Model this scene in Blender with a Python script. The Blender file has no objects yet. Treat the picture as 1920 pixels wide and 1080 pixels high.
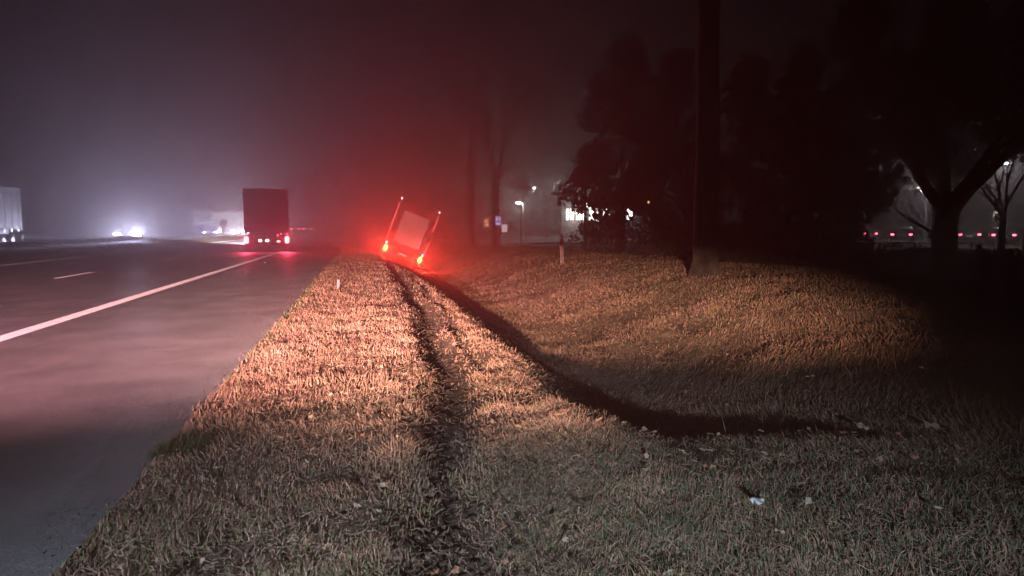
import bpy, math, random
import numpy as np
from mathutils import Vector, Matrix

random.seed(7)
rng = np.random.default_rng(7)
S = bpy.context.scene
C = S.collection
PI = math.pi

# ------------------------------------------------------------------ camera
CAM_H = 1.5
YAW, PITCH, FPX = math.radians(11.4), math.radians(4.75), 1387.0
cam_d = bpy.data.cameras.new('camera')
cam_d.sensor_width = 36.0
cam_d.lens = 36.0 * FPX / 1920.0
cam_d.clip_start = 0.05
cam_d.clip_end = 2000.0
cam = bpy.data.objects.new('camera', cam_d)
C.objects.link(cam)
cam.location = (0, 0, CAM_H)
cam.rotation_euler = (PI / 2 - PITCH, 0, -YAW)
S.camera = cam
_fw = Vector((math.sin(YAW) * math.cos(PITCH), math.cos(YAW) * math.cos(PITCH), -math.sin(PITCH)))
_rt = Vector((math.cos(YAW), -math.sin(YAW), 0))
_up = _rt.cross(_fw)


def at(px, py, d):
    """point seen at a pixel of the 1920 x 1080 photograph, d metres away along the lens axis"""
    return Vector((0, 0, CAM_H)) + d * (_fw + _rt * ((px - 960) / FPX) + _up * ((540 - py) / FPX))


# ------------------------------------------------------------------ night sky, moonless ambient
W = bpy.data.worlds.new('World')
S.world = W
W.use_nodes = True
wn = W.node_tree
wn.nodes.clear()
w_out = wn.nodes.new('ShaderNodeOutputWorld')
w_bg = wn.nodes.new('ShaderNodeBackground')
w_bg2 = wn.nodes.new('ShaderNodeBackground')
w_add = wn.nodes.new('ShaderNodeAddShader')
sky = wn.nodes.new('ShaderNodeTexSky')
sky.sky_type = 'NISHITA'
sky.sun_disc = False
sky.sun_elevation = math.radians(-6)
sky.sun_rotation = math.radians(200)
w_bg.inputs['Strength'].default_value = 0.02
wn.links.new(sky.outputs[0], w_bg.inputs['Color'])
w_bg2.inputs['Color'].default_value = (1.0, 0.55, 0.85, 1)      # town light on low cloud
w_bg2.inputs['Strength'].default_value = 0.0008
wn.links.new(w_bg.outputs[0], w_add.inputs[0])
wn.links.new(w_bg2.outputs[0], w_add.inputs[1])
wn.links.new(w_add.outputs[0], w_out.inputs['Surface'])

sun_d = bpy.data.lights.new('sun', 'SUN')
sun_d.energy = 0.004
sun_d.angle = math.radians(25)
sun_d.color = (1.0, 0.95, 0.9)
sun = bpy.data.objects.new('sun', sun_d)
C.objects.link(sun)
sun.rotation_euler = (math.radians(50), 0, math.radians(-25))

S.view_settings.view_transform = 'Standard'
S.view_settings.look = 'None'
S.view_settings.exposure = 0.0
S.view_settings.gamma = 1.0
S.view_settings.use_curve_mapping = False
S.render.engine = 'CYCLES'
S.cycles.use_denoising = True
S.cycles.denoiser = 'OPENIMAGEDENOISE'
S.cycles.denoising_input_passes = 'RGB'
S.cycles.use_adaptive_sampling = False
S.cycles.max_bounces = 6
S.cycles.diffuse_bounces = 2
S.cycles.glossy_bounces = 2
S.cycles.transmission_bounces = 3
S.cycles.volume_bounces = 1
S.cycles.sample_clamp_indirect = 1.0
S.cycles.sample_clamp_direct = 0.0
S.cycles.caustics_reflective = False
S.cycles.caustics_refractive = False

# lamp powers (watts), all at the top for tuning
P_BAR_L = 46000.0     # driving lamps of the van that stands behind the camera
P_BAR_R = 42000.0
P_FILL = 11000.0      # added fill lamp on its roof, for the near ground
P_TAIL = 4800.0       # rear lamps of the truck in the ditch
P_ONC = 4700.0        # oncoming van
P_ONC2 = 900.0        # oncoming car farther away
P_ONC3 = 2700.0       # oncoming van by the white trailer
P_LANE = 520.0        # rear lamps of the truck in the lane
P_LANE_HEAD = 36000.0
P_STREET = 380.0
HAZE = 0.0042

# ------------------------------------------------------------------ materials


def mat(name, col, rough=0.7, var=0.25, scale=6.0, bump=0.0, metal=0.0, spec=0.5, emit=None, estr=0.0, attr=None,
        bscale=None, detail=5.0):
    m = bpy.data.materials.new(name)
    m.use_nodes = True
    nt = m.node_tree
    b = nt.nodes['Principled BSDF']
    b.inputs['Roughness'].default_value = rough
    b.inputs['Metallic'].default_value = metal
    b.inputs['Specular IOR Level'].default_value = spec
    b.inputs['Diffuse Roughness'].default_value = 1.0 if rough > .5 else 0.0
    tc = nt.nodes.new('ShaderNodeTexCoord')
    nz = nt.nodes.new('ShaderNodeTexNoise')
    nz.inputs['Scale'].default_value = scale
    nz.inputs['Detail'].default_value = detail
    nt.links.new(tc.outputs['Object'], nz.inputs['Vector'])
    mr = nt.nodes.new('ShaderNodeMapRange')
    mr.inputs['From Min'].default_value = 0.25
    mr.inputs['From Max'].default_value = 0.75
    mr.inputs['To Min'].default_value = 1 - var
    mr.inputs['To Max'].default_value = 1 + var
    nt.links.new(nz.outputs['Fac'], mr.inputs['Value'])
    mx = nt.nodes.new('ShaderNodeMix')
    mx.data_type = 'RGBA'
    mx.blend_type = 'MULTIPLY'
    mx.inputs[0].default_value = 1.0
    if attr:
        a = nt.nodes.new('ShaderNodeAttribute')
        a.attribute_name = attr
        nt.links.new(a.outputs['Color'], mx.inputs[6])
    else:
        mx.inputs[6].default_value = (*col, 1)
    nt.links.new(mr.outputs[0], mx.inputs[7])
    nt.links.new(mx.outputs[2], b.inputs['Base Color'])
    if bump:
        bp = nt.nodes.new('ShaderNodeBump')
        bp.inputs['Strength'].default_value = bump
        bp.inputs['Distance'].default_value = 0.02
        n2 = nt.nodes.new('ShaderNodeTexNoise')
        n2.inputs['Scale'].default_value = bscale or scale * 6
        n2.inputs['Detail'].default_value = 6
        nt.links.new(tc.outputs['Object'], n2.inputs['Vector'])
        nt.links.new(n2.outputs['Fac'], bp.inputs['Height'])
        nt.links.new(bp.outputs['Normal'], b.inputs['Normal'])
    if emit:
        b.inputs['Emission Color'].default_value = (*emit, 1)
        b.inputs['Emission Strength'].default_value = estr
        m.cycles.emission_sampling = 'NONE'      # the lenses are only seen; the lamps beside them light the place
    return m


M = {}
M['soil'] = mat('soil', (1, 1, 1), 0.9, 0.5, 9.0, 1.0, bscale=45, spec=0.25, attr='tint')
M['mud'] = mat('mud', (0.045, 0.030, 0.021), 0.7, 0.5, 20, 0.8, bscale=60, spec=0.35)
M['grass'] = mat('grass', (1, 1, 1), 0.75, 0.25, 2.0, attr='tint', spec=0.25)
M['leaf'] = mat('leaf', (0.30, 0.20, 0.12), 0.7, 0.35, 20, 0.3, spec=0.3)
M['leaf_pale'] = mat('leaf_pale', (0.36, 0.27, 0.20), 0.7, 0.3, 20, 0.3, spec=0.3)
M['leaf_red'] = mat('leaf_red', (0.34, 0.15, 0.09), 0.7, 0.35, 20, 0.3, spec=0.3)
M['bark'] = mat('bark', (0.06, 0.045, 0.034), 0.95, 0.7, 3, 1.0, bscale=14, spec=0.2)
M['needles'] = mat('needles', (0.035, 0.05, 0.025), 0.8, 0.5, 1.2, spec=0.2)
M['dry_leaves'] = mat('dry_leaves', (0.07, 0.055, 0.03), 0.8, 0.5, 1.2, spec=0.2)
M['paint'] = mat('line_paint', (0.85, 0.85, 0.86), 0.6, 0.12, 9, 0.2, bscale=120)
M['black'] = mat('black_rubber', (0.02, 0.02, 0.02), 0.8, 0.2, 8)
M['dark'] = mat('dark_metal', (0.035, 0.035, 0.04), 0.5, 0.3, 4, metal=0.4)
M['steel'] = mat('galvanised_steel', (0.36, 0.37, 0.38), 0.45, 0.2, 3, metal=0.8)
M['white'] = mat('white_plastic', (0.75, 0.75, 0.74), 0.5, 0.12, 8)
M['postwhite'] = mat('weathered_plastic', (0.34, 0.32, 0.31), 0.6, 0.25, 12)
M['whitepaint'] = mat('white_paint', (0.72, 0.73, 0.75), 0.4, 0.08, 3)
M['palepanel'] = mat('pale_panel', (0.70, 0.62, 0.60), 0.55, 0.08, 2.0)
M['darkbox'] = mat('dark_box', (0.035, 0.03, 0.035), 0.6, 0.25, 2)
M['greybox'] = mat('grey_curtain', (0.42, 0.44, 0.46), 0.55, 0.12, 1.2)
M['orangesign'] = mat('orange_sign', (0.6, 0.16, 0.05), 0.5, 0.1, 5, emit=(1.0, 0.30, 0.16), estr=0.38)  # sign emission stands in for head lamp light thrown back by the panels
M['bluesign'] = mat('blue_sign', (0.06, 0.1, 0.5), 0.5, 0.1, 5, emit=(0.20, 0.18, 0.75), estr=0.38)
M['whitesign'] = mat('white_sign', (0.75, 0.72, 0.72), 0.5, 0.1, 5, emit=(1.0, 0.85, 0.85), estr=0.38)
M['glass'] = mat('dark_glass', (0.015, 0.017, 0.02), 0.08, 0.1, 2, spec=0.8)
M['concrete'] = mat('concrete', (0.33, 0.32, 0.31), 0.9, 0.2, 1.2, 0.4, bscale=20)
M['wall'] = mat('plaster', (0.45, 0.43, 0.40), 0.9, 0.15, 1.0)
M['carpaint'] = mat('car_paint_grey', (0.06, 0.06, 0.07), 0.3, 0.1, 2, metal=0.3)
M['carblack'] = mat('car_paint_black', (0.006, 0.006, 0.007), 0.9, 0.1, 2, spec=0.0)
M['carblue'] = mat('car_paint_blue', (0.02, 0.03, 0.07), 0.3, 0.1, 2, metal=0.3)
M['carred'] = mat('car_paint_red', (0.10, 0.015, 0.015), 0.3, 0.1, 2, metal=0.2)
M['carwhite'] = mat('car_paint_white', (0.6, 0.6, 0.62), 0.3, 0.1, 2)


def emis(name, col, st):
    return mat(name, tuple(min(1, c) * 0.6 for c in col), 0.3, 0.05, 5, emit=col, estr=st)


M['e_tail'] = emis('lit_rear_lens', (1.0, 0.22, 0.05), 6)
M['e_mark'] = emis('lit_marker', (1.0, 0.62, 0.66), 3.0)
M['e_strip'] = emis('painted_red_reflection', (1.0, 0.05, 0.07), 2.5)
M['e_red'] = emis('lit_red_lens', (1.0, 0.05, 0.09), 4.0)
M['e_red_far'] = emis('lit_red_lens_far', (1.0, 0.08, 0.12), 9.0)
M['e_redhot'] = emis('lit_red_lens_bright', (1.0, 0.20, 0.24), 6.0)
M['e_white'] = emis('lit_head_lamp', (0.86, 0.9, 1.0), 150)
M['e_white2'] = emis('lit_head_lamp_far', (0.80, 0.92, 1.0), 12)
M['e_warm'] = emis('lit_warm_lens', (1.0, 0.78, 0.62), 9)
M['e_amber'] = emis('lit_amber_lens', (1.0, 0.6, 0.2), 0.8)
M['e_lamp'] = emis('lit_street_lens', (0.93, 1.0, 0.97), 14)
M['e_lampdim'] = emis('lit_street_lens_dim', (1.0, 0.85, 0.78), 1.6)
M['e_window'] = emis('lit_window', (1.0, 0.93, 0.88), 4.0)
M['lens_red'] = mat('unlit_red_lens', (0.25, 0.01, 0.01), 0.2, 0.1, 5)
M['lens_clear'] = mat('unlit_clear_lens', (0.5, 0.5, 0.5), 0.15, 0.1, 5)


def asphalt(name, col, rough):
    m = mat(name, col, rough, 0.30, 1.1, 0.6, spec=0.35, bscale=110, detail=8)
    nt = m.node_tree
    b = nt.nodes['Principled BSDF']
    tc = [n for n in nt.nodes if n.type == 'TEX_COORD'][0]
    nz = nt.nodes.new('ShaderNodeTexNoise')
    nz.inputs['Scale'].default_value = 0.35
    nz.inputs['Detail'].default_value = 6
    mp = nt.nodes.new('ShaderNodeMapping')
    mp.inputs['Scale'].default_value = (2.2, 0.25, 1)
    nt.links.new(tc.outputs['Object'], mp.inputs['Vector'])
    nt.links.new(mp.outputs[0], nz.inputs['Vector'])
    mr = nt.nodes.new('ShaderNodeMapRange')
    mr.inputs['From Min'].default_value = 0.3
    mr.inputs['From Max'].default_value = 0.7
    gr_ = nt.nodes.new('ShaderNodeTexVoronoi')
    gr_.inputs['Scale'].default_value = 75
    nt.links.new(tc.outputs['Object'], gr_.inputs['Vector'])
    g2 = nt.nodes.new('ShaderNodeMapRange')
    g2.inputs['To Min'].default_value = 0.72
    g2.inputs['To Max'].default_value = 1.28
    nt.links.new(gr_.outputs['Color'], g2.inputs['Value'])
    mxg = nt.nodes.new('ShaderNodeMix')
    mxg.data_type = 'RGBA'
    mxg.blend_type = 'MULTIPLY'
    mxg.inputs[0].default_value = 1.0
    src = b.inputs['Base Color'].links[0].from_socket
    nt.links.new(src, mxg.inputs[6])
    nt.links.new(g2.outputs[0], mxg.inputs[7])
    nt.links.new(mxg.outputs[2], b.inputs['Base Color'])
    mr.inputs['To Min'].default_value = rough - 0.10
    mr.inputs['To Max'].default_value = rough + 0.12
    nt.links.new(nz.outputs['Fac'], mr.inputs['Value'])
    nt.links.new(mr.outputs[0], b.inputs['Roughness'])
    return m


M['asphalt'] = asphalt('asphalt', (0.172, 0.162, 0.166), 0.58)
M['asphalt2'] = asphalt('asphalt_pale', (0.11, 0.105, 0.105), 0.6)

# ------------------------------------------------------------------ mesh helpers


class MB:
    def __init__(s):
        s.v, s.f = [], []

    def add(s, v, f):
        n = len(s.v)
        s.v += [tuple(p) for p in v]
        s.f += [tuple(i + n for i in q) for q in f]
        return s

    def box(s, x0, x1, y0, y1, z0, z1, b=0.0):
        if b <= 0:
            v = [(x, y, z) for z in (z0, z1) for y in (y0, y1) for x in (x0, x1)]
            f = [(0, 2, 3, 1), (4, 5, 7, 6), (0, 1, 5, 4), (2, 6, 7, 3), (0, 4, 6, 2), (1, 3, 7, 5)]
            return s.add(v, f)
        # chamfered box: three inset copies of each corner
        v, idx = [], {}
        for i, x in enumerate((x0, x1)):
            for j, y in enumerate((y0, y1)):
                for k, z in enumerate((z0, z1)):
                    sx, sy, sz = (1, -1)[i] * b, (1, -1)[j] * b, (1, -1)[k] * b
                    idx[i, j, k] = len(v)
                    v += [(x, y + sy, z + sz), (x + sx, y, z + sz), (x + sx, y + sy, z)]
        f = []

        def q(keys, a):
            f.append(tuple(idx[k] + a for k in keys))
        q([(0, 0, 0), (0, 0, 1), (0, 1, 1), (0, 1, 0)], 0)
        q([(1, 0, 0), (1, 1, 0), (1, 1, 1), (1, 0, 1)], 0)
        q([(0, 0, 0), (1, 0, 0), (1, 0, 1), (0, 0, 1)], 1)
        q([(0, 1, 0), (0, 1, 1), (1, 1, 1), (1, 1, 0)], 1)
        q([(0, 0, 0), (0, 1, 0), (1, 1, 0), (1, 0, 0)], 2)
        q([(0, 0, 1), (1, 0, 1), (1, 1, 1), (0, 1, 1)], 2)
        for i in (0, 1):
            for j in (0, 1):
                f.append((idx[i, j, 0], idx[i, j, 0] + 1, idx[i, j, 1] + 1, idx[i, j, 1]))
        for i in (0, 1):
            for k in (0, 1):
                f.append((idx[i, 0, k], idx[i, 0, k] + 2, idx[i, 1, k] + 2, idx[i, 1, k]))
        for j in (0, 1):
            for k in (0, 1):
                f.append((idx[0, j, k] + 1, idx[0, j, k] + 2, idx[1, j, k] + 2, idx[1, j, k] + 1))
        for c in idx.values():
            f.append((c, c + 1, c + 2))
        return s.add(v, f)

    def tube(s, pts, rad, n=8, cap=True):
        pts = [Vector(p) for p in pts]
        if not isinstance(rad, (list, tuple)):
            rad = [rad] * len(pts)
        v, f = [], []
        ref = None
        for i, p in enumerate(pts):
            d = (pts[min(i + 1, len(pts) - 1)] - pts[max(i - 1, 0)]).normalized()
            if ref is None:
                ref = d.orthogonal().normalized()
            a = (ref - d * ref.dot(d))
            a = a.normalized() if a.length > 1e-6 else d.orthogonal().normalized()
            ref = a
            b = d.cross(a)
            for k in range(n):
                t = 2 * PI * k / n
                v.append(p + (a * math.cos(t) + b * math.sin(t)) * rad[i])
        for i in range(len(pts) - 1):
            for k in range(n):
                f.append((i * n + k, i * n + (k + 1) % n, (i + 1) * n + (k + 1) % n, (i + 1) * n + k))
        if cap:
            f.append(tuple(range(n - 1, -1, -1)))
            f.append(tuple((len(pts) - 1) * n + k for k in range(n)))
        return s.add(v, f)

    def prism(s, prof, x0, x1, inset=0.0, inset_from=None):
        """profile of (y, z) swept across x; points above inset_from lean inwards"""
        n = len(prof)
        v = []
        for x, sg in ((x0, 1), (x1, -1)):
            for (y, z) in prof:
                k = inset if (inset_from is not None and z > inset_from) else 0.0
                v.append((x + sg * k, y, z))
        f = [tuple(range(n)), tuple(range(2 * n - 1, n - 1, -1))]
        for i in range(n):
            j = (i + 1) % n
            f.append((i, i + n, j + n, j))
        return s.add(v, f)

    def wheel(s, x0, x1, y, z, r, n=18, rin=None):
        return s.tube([(x0, y, z), (x0 + (x1 - x0) * .12, y, z), (x1 - (x1 - x0) * .12, y, z), (x1, y, z)],
                      [r * .93, r, r, r * .93], n)

    def mesh(s, name, m, smooth=False):
        me = bpy.data.meshes.new(name)
        me.from_pydata(s.v, [], s.f)
        me.materials.append(m)
        if smooth:
            me.polygons.foreach_set('use_smooth', [True] * len(me.polygons))
        me.update()
        return me

    def build(s, name, m, parent=None, smooth=False, loc=None):
        o = bpy.data.objects.new(name, s.mesh(name, m, smooth))
        C.objects.link(o)
        if parent:
            o.parent = parent
        if loc is not None:
            o.location = loc
        return o


def tag(o, label=None, cat=None, group=None, kind=None):
    if label:
        o['label'] = label
    if cat:
        o['category'] = cat
    if group:
        o['group'] = group
    if kind:
        o['kind'] = kind
    return o


def thing(name, label, cat, loc=(0, 0, 0), rot=(0, 0, 0), group=None):
    o = bpy.data.objects.new(name, None)
    o.empty_display_size = 0.2
    C.objects.link(o)
    o.location = loc
    o.rotation_euler = rot
    return tag(o, label, cat, group)


def copy_tree(o, parent=None):
    c = o.copy()
    C.objects.link(c)
    if parent:
        c.parent = parent
    for ch in list(o.children):
        copy_tree(ch, c)
    return c


def lamp(name, kind, energy, col, loc, parent=None, radius=0.05, rot=(0, 0, 0), cone=90, blend=0.5, scale=None):
    d = bpy.data.lights.new(name, kind)
    d.energy = energy
    d.color = col
    d.shadow_soft_size = radius
    if kind == 'SPOT':
        d.spot_size = math.radians(cone)
        d.spot_blend = blend
    o = bpy.data.objects.new(name, d)
    C.objects.link(o)
    o.location = loc
    o.rotation_euler = rot
    if scale:
        o.scale = scale
    if parent:
        o.parent = parent
    return o


# ------------------------------------------------------------------ terrain
def sstep(a, b, x):
    t = np.clip((x - a) / (b - a), 0, 1)
    return t * t * (3 - 2 * t)


def hash2(i, j, seed):
    h = (i.astype(np.int64) * 374761393 + j.astype(np.int64) * 668265263 + seed * 982451653) & 0x7fffffff
    h = (h ^ (h >> 13)) * 1274126177 & 0x7fffffff
    h = (h ^ (h >> 16)) & 0xffff
    return h / 65535.0


def vnoise(x, y, seed=0):
    i, j = np.floor(x), np.floor(y)
    u, v = x - i, y - j
    u, v = u * u * (3 - 2 * u), v * v * (3 - 2 * v)
    return (hash2(i, j, seed) * (1 - u) * (1 - v) + hash2(i + 1, j, seed) * u * (1 - v)
            + hash2(i, j + 1, seed) * (1 - u) * v + hash2(i + 1, j + 1, seed) * u * v)


def fbm(x, y, seed=0, o=4):
    s, a, t = 0, 1.0, 0
    for k in range(o):
        s = s + a * vnoise(x * 2 ** k, y * 2 ** k, seed + k)
        t += a
        a *= 0.5
    return s / t


ROAD_X = -1.33      # right edge of the asphalt


def rut_x(y):
    return np.interp(y, [0, 3.2, 7.6, 12, 20, 46, 60], [0.30, 0.42, 0.82, 1.02, 1.05, 1.1, 1.1]) + 0.05 * np.sin(y * 1.1)


def rut_amt(x, y):
    c = rut_x(y)
    w = 0.19 + 0.03 * np.sin(y * 2.3)
    a = np.exp(-((x - c) / w) ** 2)
    b = 0.5 * np.exp(-((x - c - 0.36 + 0.05 * np.sin(y * 1.7)) / 0.13) ** 2) * sstep(6, 9, y)
    return np.maximum(a, b) * sstep(58, 44, y) * np.clip(0.8 + 0.5 * fbm(x * 2.1, y * 2.1, 31), 0, 1.1) * np.interp(y, [3, 7], [.85, 1])


def height(x, y):
    x = np.asarray(x, float)
    y = np.asarray(y, float)
    crest = np.interp(y, [0, 3.5, 5, 7, 12, 20, 30, 46, 62], [2.0, 1.75, 1.45, 1.28, 1.32, 1.25, 0.9, 0.1, 0.1])
    bottom = np.interp(y, [0, 3.5, 5, 7, 12, 46, 62], [4.0, 3.9, 3.55, 3.3, 3.2, 3.65, 3.65])
    depth = np.interp(y, [0, 12, 30, 46, 58, 66, 80], [0.85, 0.85, 1.0, 1.36, 1.36, 0.0, 0.0])
    rtop = np.interp(y, [0, 6, 12, 19, 46, 62], [6.2, 6.4, 7.8, 9.0, 8.0, 8.0])
    rh = np.interp(y, [0, 6, 12, 20, 30, 46], [0.08, 0.12, 0.20, 0.25, 0.18, 0.05])
    near = sstep(3.2, np.interp(x, [2.1, 3.4, 5.0], [5.6, 9.0, 11.5]), y + 0.35 * (fbm(x * .9, y * .9, 5) - .5))
    left = -depth * sstep(0, 1, (x - crest) / np.maximum(bottom - crest, .1))
    right = -depth + (depth + rh) * sstep(0, 1, (x - bottom - 0.35) / np.maximum(rtop - bottom - .35, .1))
    z = np.where(x < bottom, left, right) * near
    # ground to the right goes on level, a little lower in the wood
    z = z - 0.25 * sstep(10, 16, x) * near
    verge = sstep(ROAD_X - .05, ROAD_X + .5, x)
    z = z + verge * 0.05 * sstep(60, 30, y)
    amp = verge * sstep(90, 50, np.abs(y))
    z = z + amp * ((0.10 + 0.14 * sstep(1.8, 3.5, x)) * (fbm(x * .8, y * .8, 11) - .5) + 0.05 * (fbm(x * 3.5, y * 3.5, 12, 3) - .5))
    z = z - 0.19 * rut_amt(x, y) * verge * (.75 + .5 * fbm(x * 6, y * 6, 91))
    # ridges of pushed-up mud beside the wheel track
    c = rut_x(y)
    z = z + 0.035 * np.exp(-((x - c + 0.33) / 0.10) ** 2) * fbm(x * 4, y * 3, 77) * sstep(40, 20, y) * verge
    med = sstep(-14.3, -14.8, x) * sstep(-18.9, -18.2, x)
    z = z + 0.05 * med + np.where(x < ROAD_X, -0.03, 0.0)
    return z


def hz(x, y):
    return float(height(np.array([x]), np.array([y]))[0])


def grid(xs, ys, name, m):
    X, Y = np.meshgrid(xs, ys)
    Z = height(X, Y)
    nx, ny = len(xs), len(ys)
    V = np.stack([X, Y, Z], -1).reshape(-1, 3)
    i = np.arange(nx - 1)[None, :] + nx * np.arange(ny - 1)[:, None]
    F = np.stack([i, i + 1, i + nx + 1, i + nx], -1).reshape(-1, 4)
    mud = np.clip(rut_amt(X, Y) * 1.15, 0, 1).ravel()
    th = fbm(X * 2.3, Y * 2.3, 13).ravel()
    tint = lerp3((.060, .042, .028), (.17, .12, .08), np.clip(2.2 * th - .7, 0, 1))
    tint = tint * (1 - mud[:, None]) + np.array((.034, .023, .017))[None] * mud[:, None]
    return np_mesh(name, V, F, m, smooth=True, tint=tint)


def np_mesh(name, V, F, m, smooth=False, tint=None, parent=None):
    me = bpy.data.meshes.new(name)
    k = F.shape[1]
    me.vertices.add(len(V))
    me.vertices.foreach_set('co', V.astype(np.float32).ravel())
    me.loops.add(F.size)
    me.loops.foreach_set('vertex_index', F.astype(np.int32).ravel())
    me.polygons.add(len(F))
    me.polygons.foreach_set('loop_start', np.arange(0, F.size, k, dtype=np.int32))
    if smooth:
        me.polygons.foreach_set('use_smooth', np.ones(len(F), dtype=bool))
    me.materials.append(m)
    if tint is not None:
        at_ = me.attributes.new('tint', 'FLOAT_COLOR', 'POINT')
        at_.data.foreach_set('color', np.concatenate([tint, np.ones((len(tint), 1))], 1).astype(np.float32).ravel())
    me.update(calc_edges=True)
    me.validate()
    o = bpy.data.objects.new(name, me)
    C.objects.link(o)
    if parent:
        o.parent = parent
    return o


def lerp3(a, b, t):
    return np.array(a)[None] * (1 - t[:, None]) + np.array(b)[None] * t[:, None]


FAR = 300.0
xs = np.unique(np.round(np.concatenate([
    np.linspace(-FAR, -30, 12), np.linspace(-30, -1.6, 24), np.linspace(-1.5, 9, 190), np.linspace(9, 30, 40),
    np.linspace(30, FAR, 24)]), 3))
ys = np.unique(np.round(np.concatenate([
    np.linspace(-60, 0, 14), np.linspace(0, 16, 260), np.linspace(16, 62, 190), np.linspace(62, FAR, 30)]), 3))
tag(grid(xs, ys, 'ground', M['soil']), kind='structure')


def sheet(name, pts, z, m):
    b = MB()
    n = len(pts)
    b.add([(x, y, z) for x, y in pts], [tuple(range(n))])
    return tag(b.build(name, m), kind='structure')


def strip(name, x0, x1, y0, y1, z, m, ny=40):
    b = MB()
    v, f = [], []
    for i in range(ny + 1):
        y = y0 + (y1 - y0) * i / ny
        v += [(x0, y, z), (x1, y, z)]
    for i in range(ny):
        f.append((2 * i, 2 * i + 1, 2 * i + 3, 2 * i + 2))
    b.add(v, f)
    return tag(b.build(name, m), kind='structure')


strip('road', -14.55, ROAD_X, -60, FAR, 0.0, M['asphalt'])
strip('road', -31.0, -18.9, -60, FAR, 0.0, M['asphalt'])
# markings: cross ribs added to the shape so the paint throws lamp light back


def ribbed(name, x0, x1, y0, y1, pitch=.06, hh=.008):
    n = max(1, int((y1 - y0) / pitch))
    i = np.arange(n)
    ya = y0 + i * pitch
    rows = np.stack([ya, ya + pitch * .25, ya + pitch * .75, ya + pitch * .98], 1)
    zz = np.stack([np.full(n, .004), np.full(n, .004 + hh), np.full(n, .004 + hh), np.full(n, .004)], 1)
    Y, Z = rows.ravel(), zz.ravel()
    V = np.stack([np.stack([np.full(4 * n, x0), Y, Z], 1), np.stack([np.full(4 * n, x1), Y, Z], 1)], 1).reshape(-1, 3)
    k = np.arange(4 * n - 1)[:, None] * 2
    return tag(np_mesh(name, V, k + np.array([[0, 1, 3, 2]]), M['paint']), kind='structure')


ribbed('edge_line', -4.88, -4.64, -4, 72)
ribbed('edge_line', -13.74, -13.54, 10, 110)
strip('edge_line', -19.60, -19.42, -60, FAR, 0.004, M['paint'])
DASH0 = 23.6
for k in range(-1, 9):
    ribbed('lane_dash', -8.80, -8.64, DASH0 + 12 * k, DASH0 + 12 * k + 2.9)
for k in range(0, 10):
    strip('lane_dash', -24.1, -23.95, 12 + 12 * k, 15 + 12 * k, 0.004, M['paint'], 1)
# exit lane that leaves to the rest area, and its white edge line
ramp = [(ROAD_X + .02, 66), (2, 66.5), (6, 67.2), (12, 68), (70, 60), (130, 60), (130, 150), (20, 150), (10, 100), (ROAD_X + .02, 96)]
sheet('exit_road', ramp, 0.03, M['asphalt2'])
tag(MB().add([(-4.8, 71, .036), (-1.4, 67.0, .036), (3, 66.9, .036), (3, 67.25, .036), (-1.4, 67.4, .036), (-4.6, 71.6, .036)],
             [(0, 1, 4, 5), (1, 2, 3, 4)]).build('edge_line', M['paint']), kind='structure')

# ------------------------------------------------------------------ grass


def blades(name, x, y, h, w, lean, ldir, tint, bend=0.5, z=None):
    n = len(x)
    if z is None:
        z = height(x, y) - 0.005
    a = rng.uniform(0, 2 * PI, n)
    sx, sy = np.cos(a) * w / 2, np.sin(a) * w / 2
    dx, dy = np.cos(ldir), np.sin(ldir)
    c1, s1 = np.cos(lean * (1 - bend)), np.sin(lean * (1 - bend))
    c2, s2 = np.cos(np.minimum(lean * (1 + bend), 1.65)), np.sin(np.minimum(lean * (1 + bend), 1.65))
    m_ = h * .55
    mx, my, mz = x + dx * s1 * m_, y + dy * s1 * m_, z + c1 * m_
    t_ = h * .45
    tx, ty, tz = mx + dx * s2 * t_, my + dy * s2 * t_, mz + c2 * t_
    V = np.stack([
        np.stack([x - sx, y - sy, z], 1), np.stack([x + sx, y + sy, z], 1),
        np.stack([mx - sx * .8, my - sy * .8, mz], 1), np.stack([mx + sx * .8, my + sy * .8, mz], 1),
        np.stack([tx, ty, tz], 1)], 1).reshape(-1, 3)
    b = 5 * np.arange(n)[:, None]
    F = np.concatenate([b + [[0, 1, 3]], b + [[0, 3, 2]], b + [[2, 3, 4]]], 1).reshape(-1, 3)
    T = np.repeat(tint, 5, 0)
    o = np_mesh(name, V, F, M['grass'], tint=T)
    return tag(o, kind='stuff')


def polar(n, r0, r1, a0, a1, p=1.0):
    u = rng.random(n)
    r = r0 * (r1 / r0) ** (u ** p)
    a = np.radians(rng.uniform(a0, a1, n))
    return r * np.sin(a), r * np.cos(a), r


STRAW, PALE, BROWN, GREEN = (0.38, 0.220, 0.148), (0.53, 0.355, 0.26), (0.14, 0.078, 0.054), (0.085, 0.115, 0.045)

# verge: short, dry, matted
n = 560000
x, y, r = polar(n, 1.8, 60, -40, 36, 1.12)
edge = ROAD_X - 0.02 + 0.22 * (fbm(x * 0 + 3.3, y * 1.3, 21) - .5) + 0.1 * rng.normal(0, .6, n)
crest = np.interp(y, [0, 3.5, 5, 7, 12, 20, 30, 46, 62], [2.0, 1.75, 1.45, 1.28, 1.32, 1.25, 0.9, 0.1, 0.1])
ok = (x > edge) & (x < crest + 0.55) & (rng.random(n) > 1.02 * rut_amt(x, y) ** .55) & (rng.random(n) < np.clip(2.6 * fbm(x * 3.1, y * 3.1, 41) - .55, .06, 1.0))
x, y, r = x[ok], y[ok], r[ok]
n = len(x)
cl = fbm(x * 2.6, y * 2.6, 42)
t = np.clip(rng.normal(0.5, .25, n) + 1.0 * (cl - .5) + 1.8 * (fbm(x * .9, y * .9, 48) - .5), 0, 1)
tint = lerp3(BROWN, STRAW, t)
pl = rng.random(n) < 0.22
tint[pl] = lerp3(STRAW, PALE, rng.random(pl.sum()))
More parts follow.
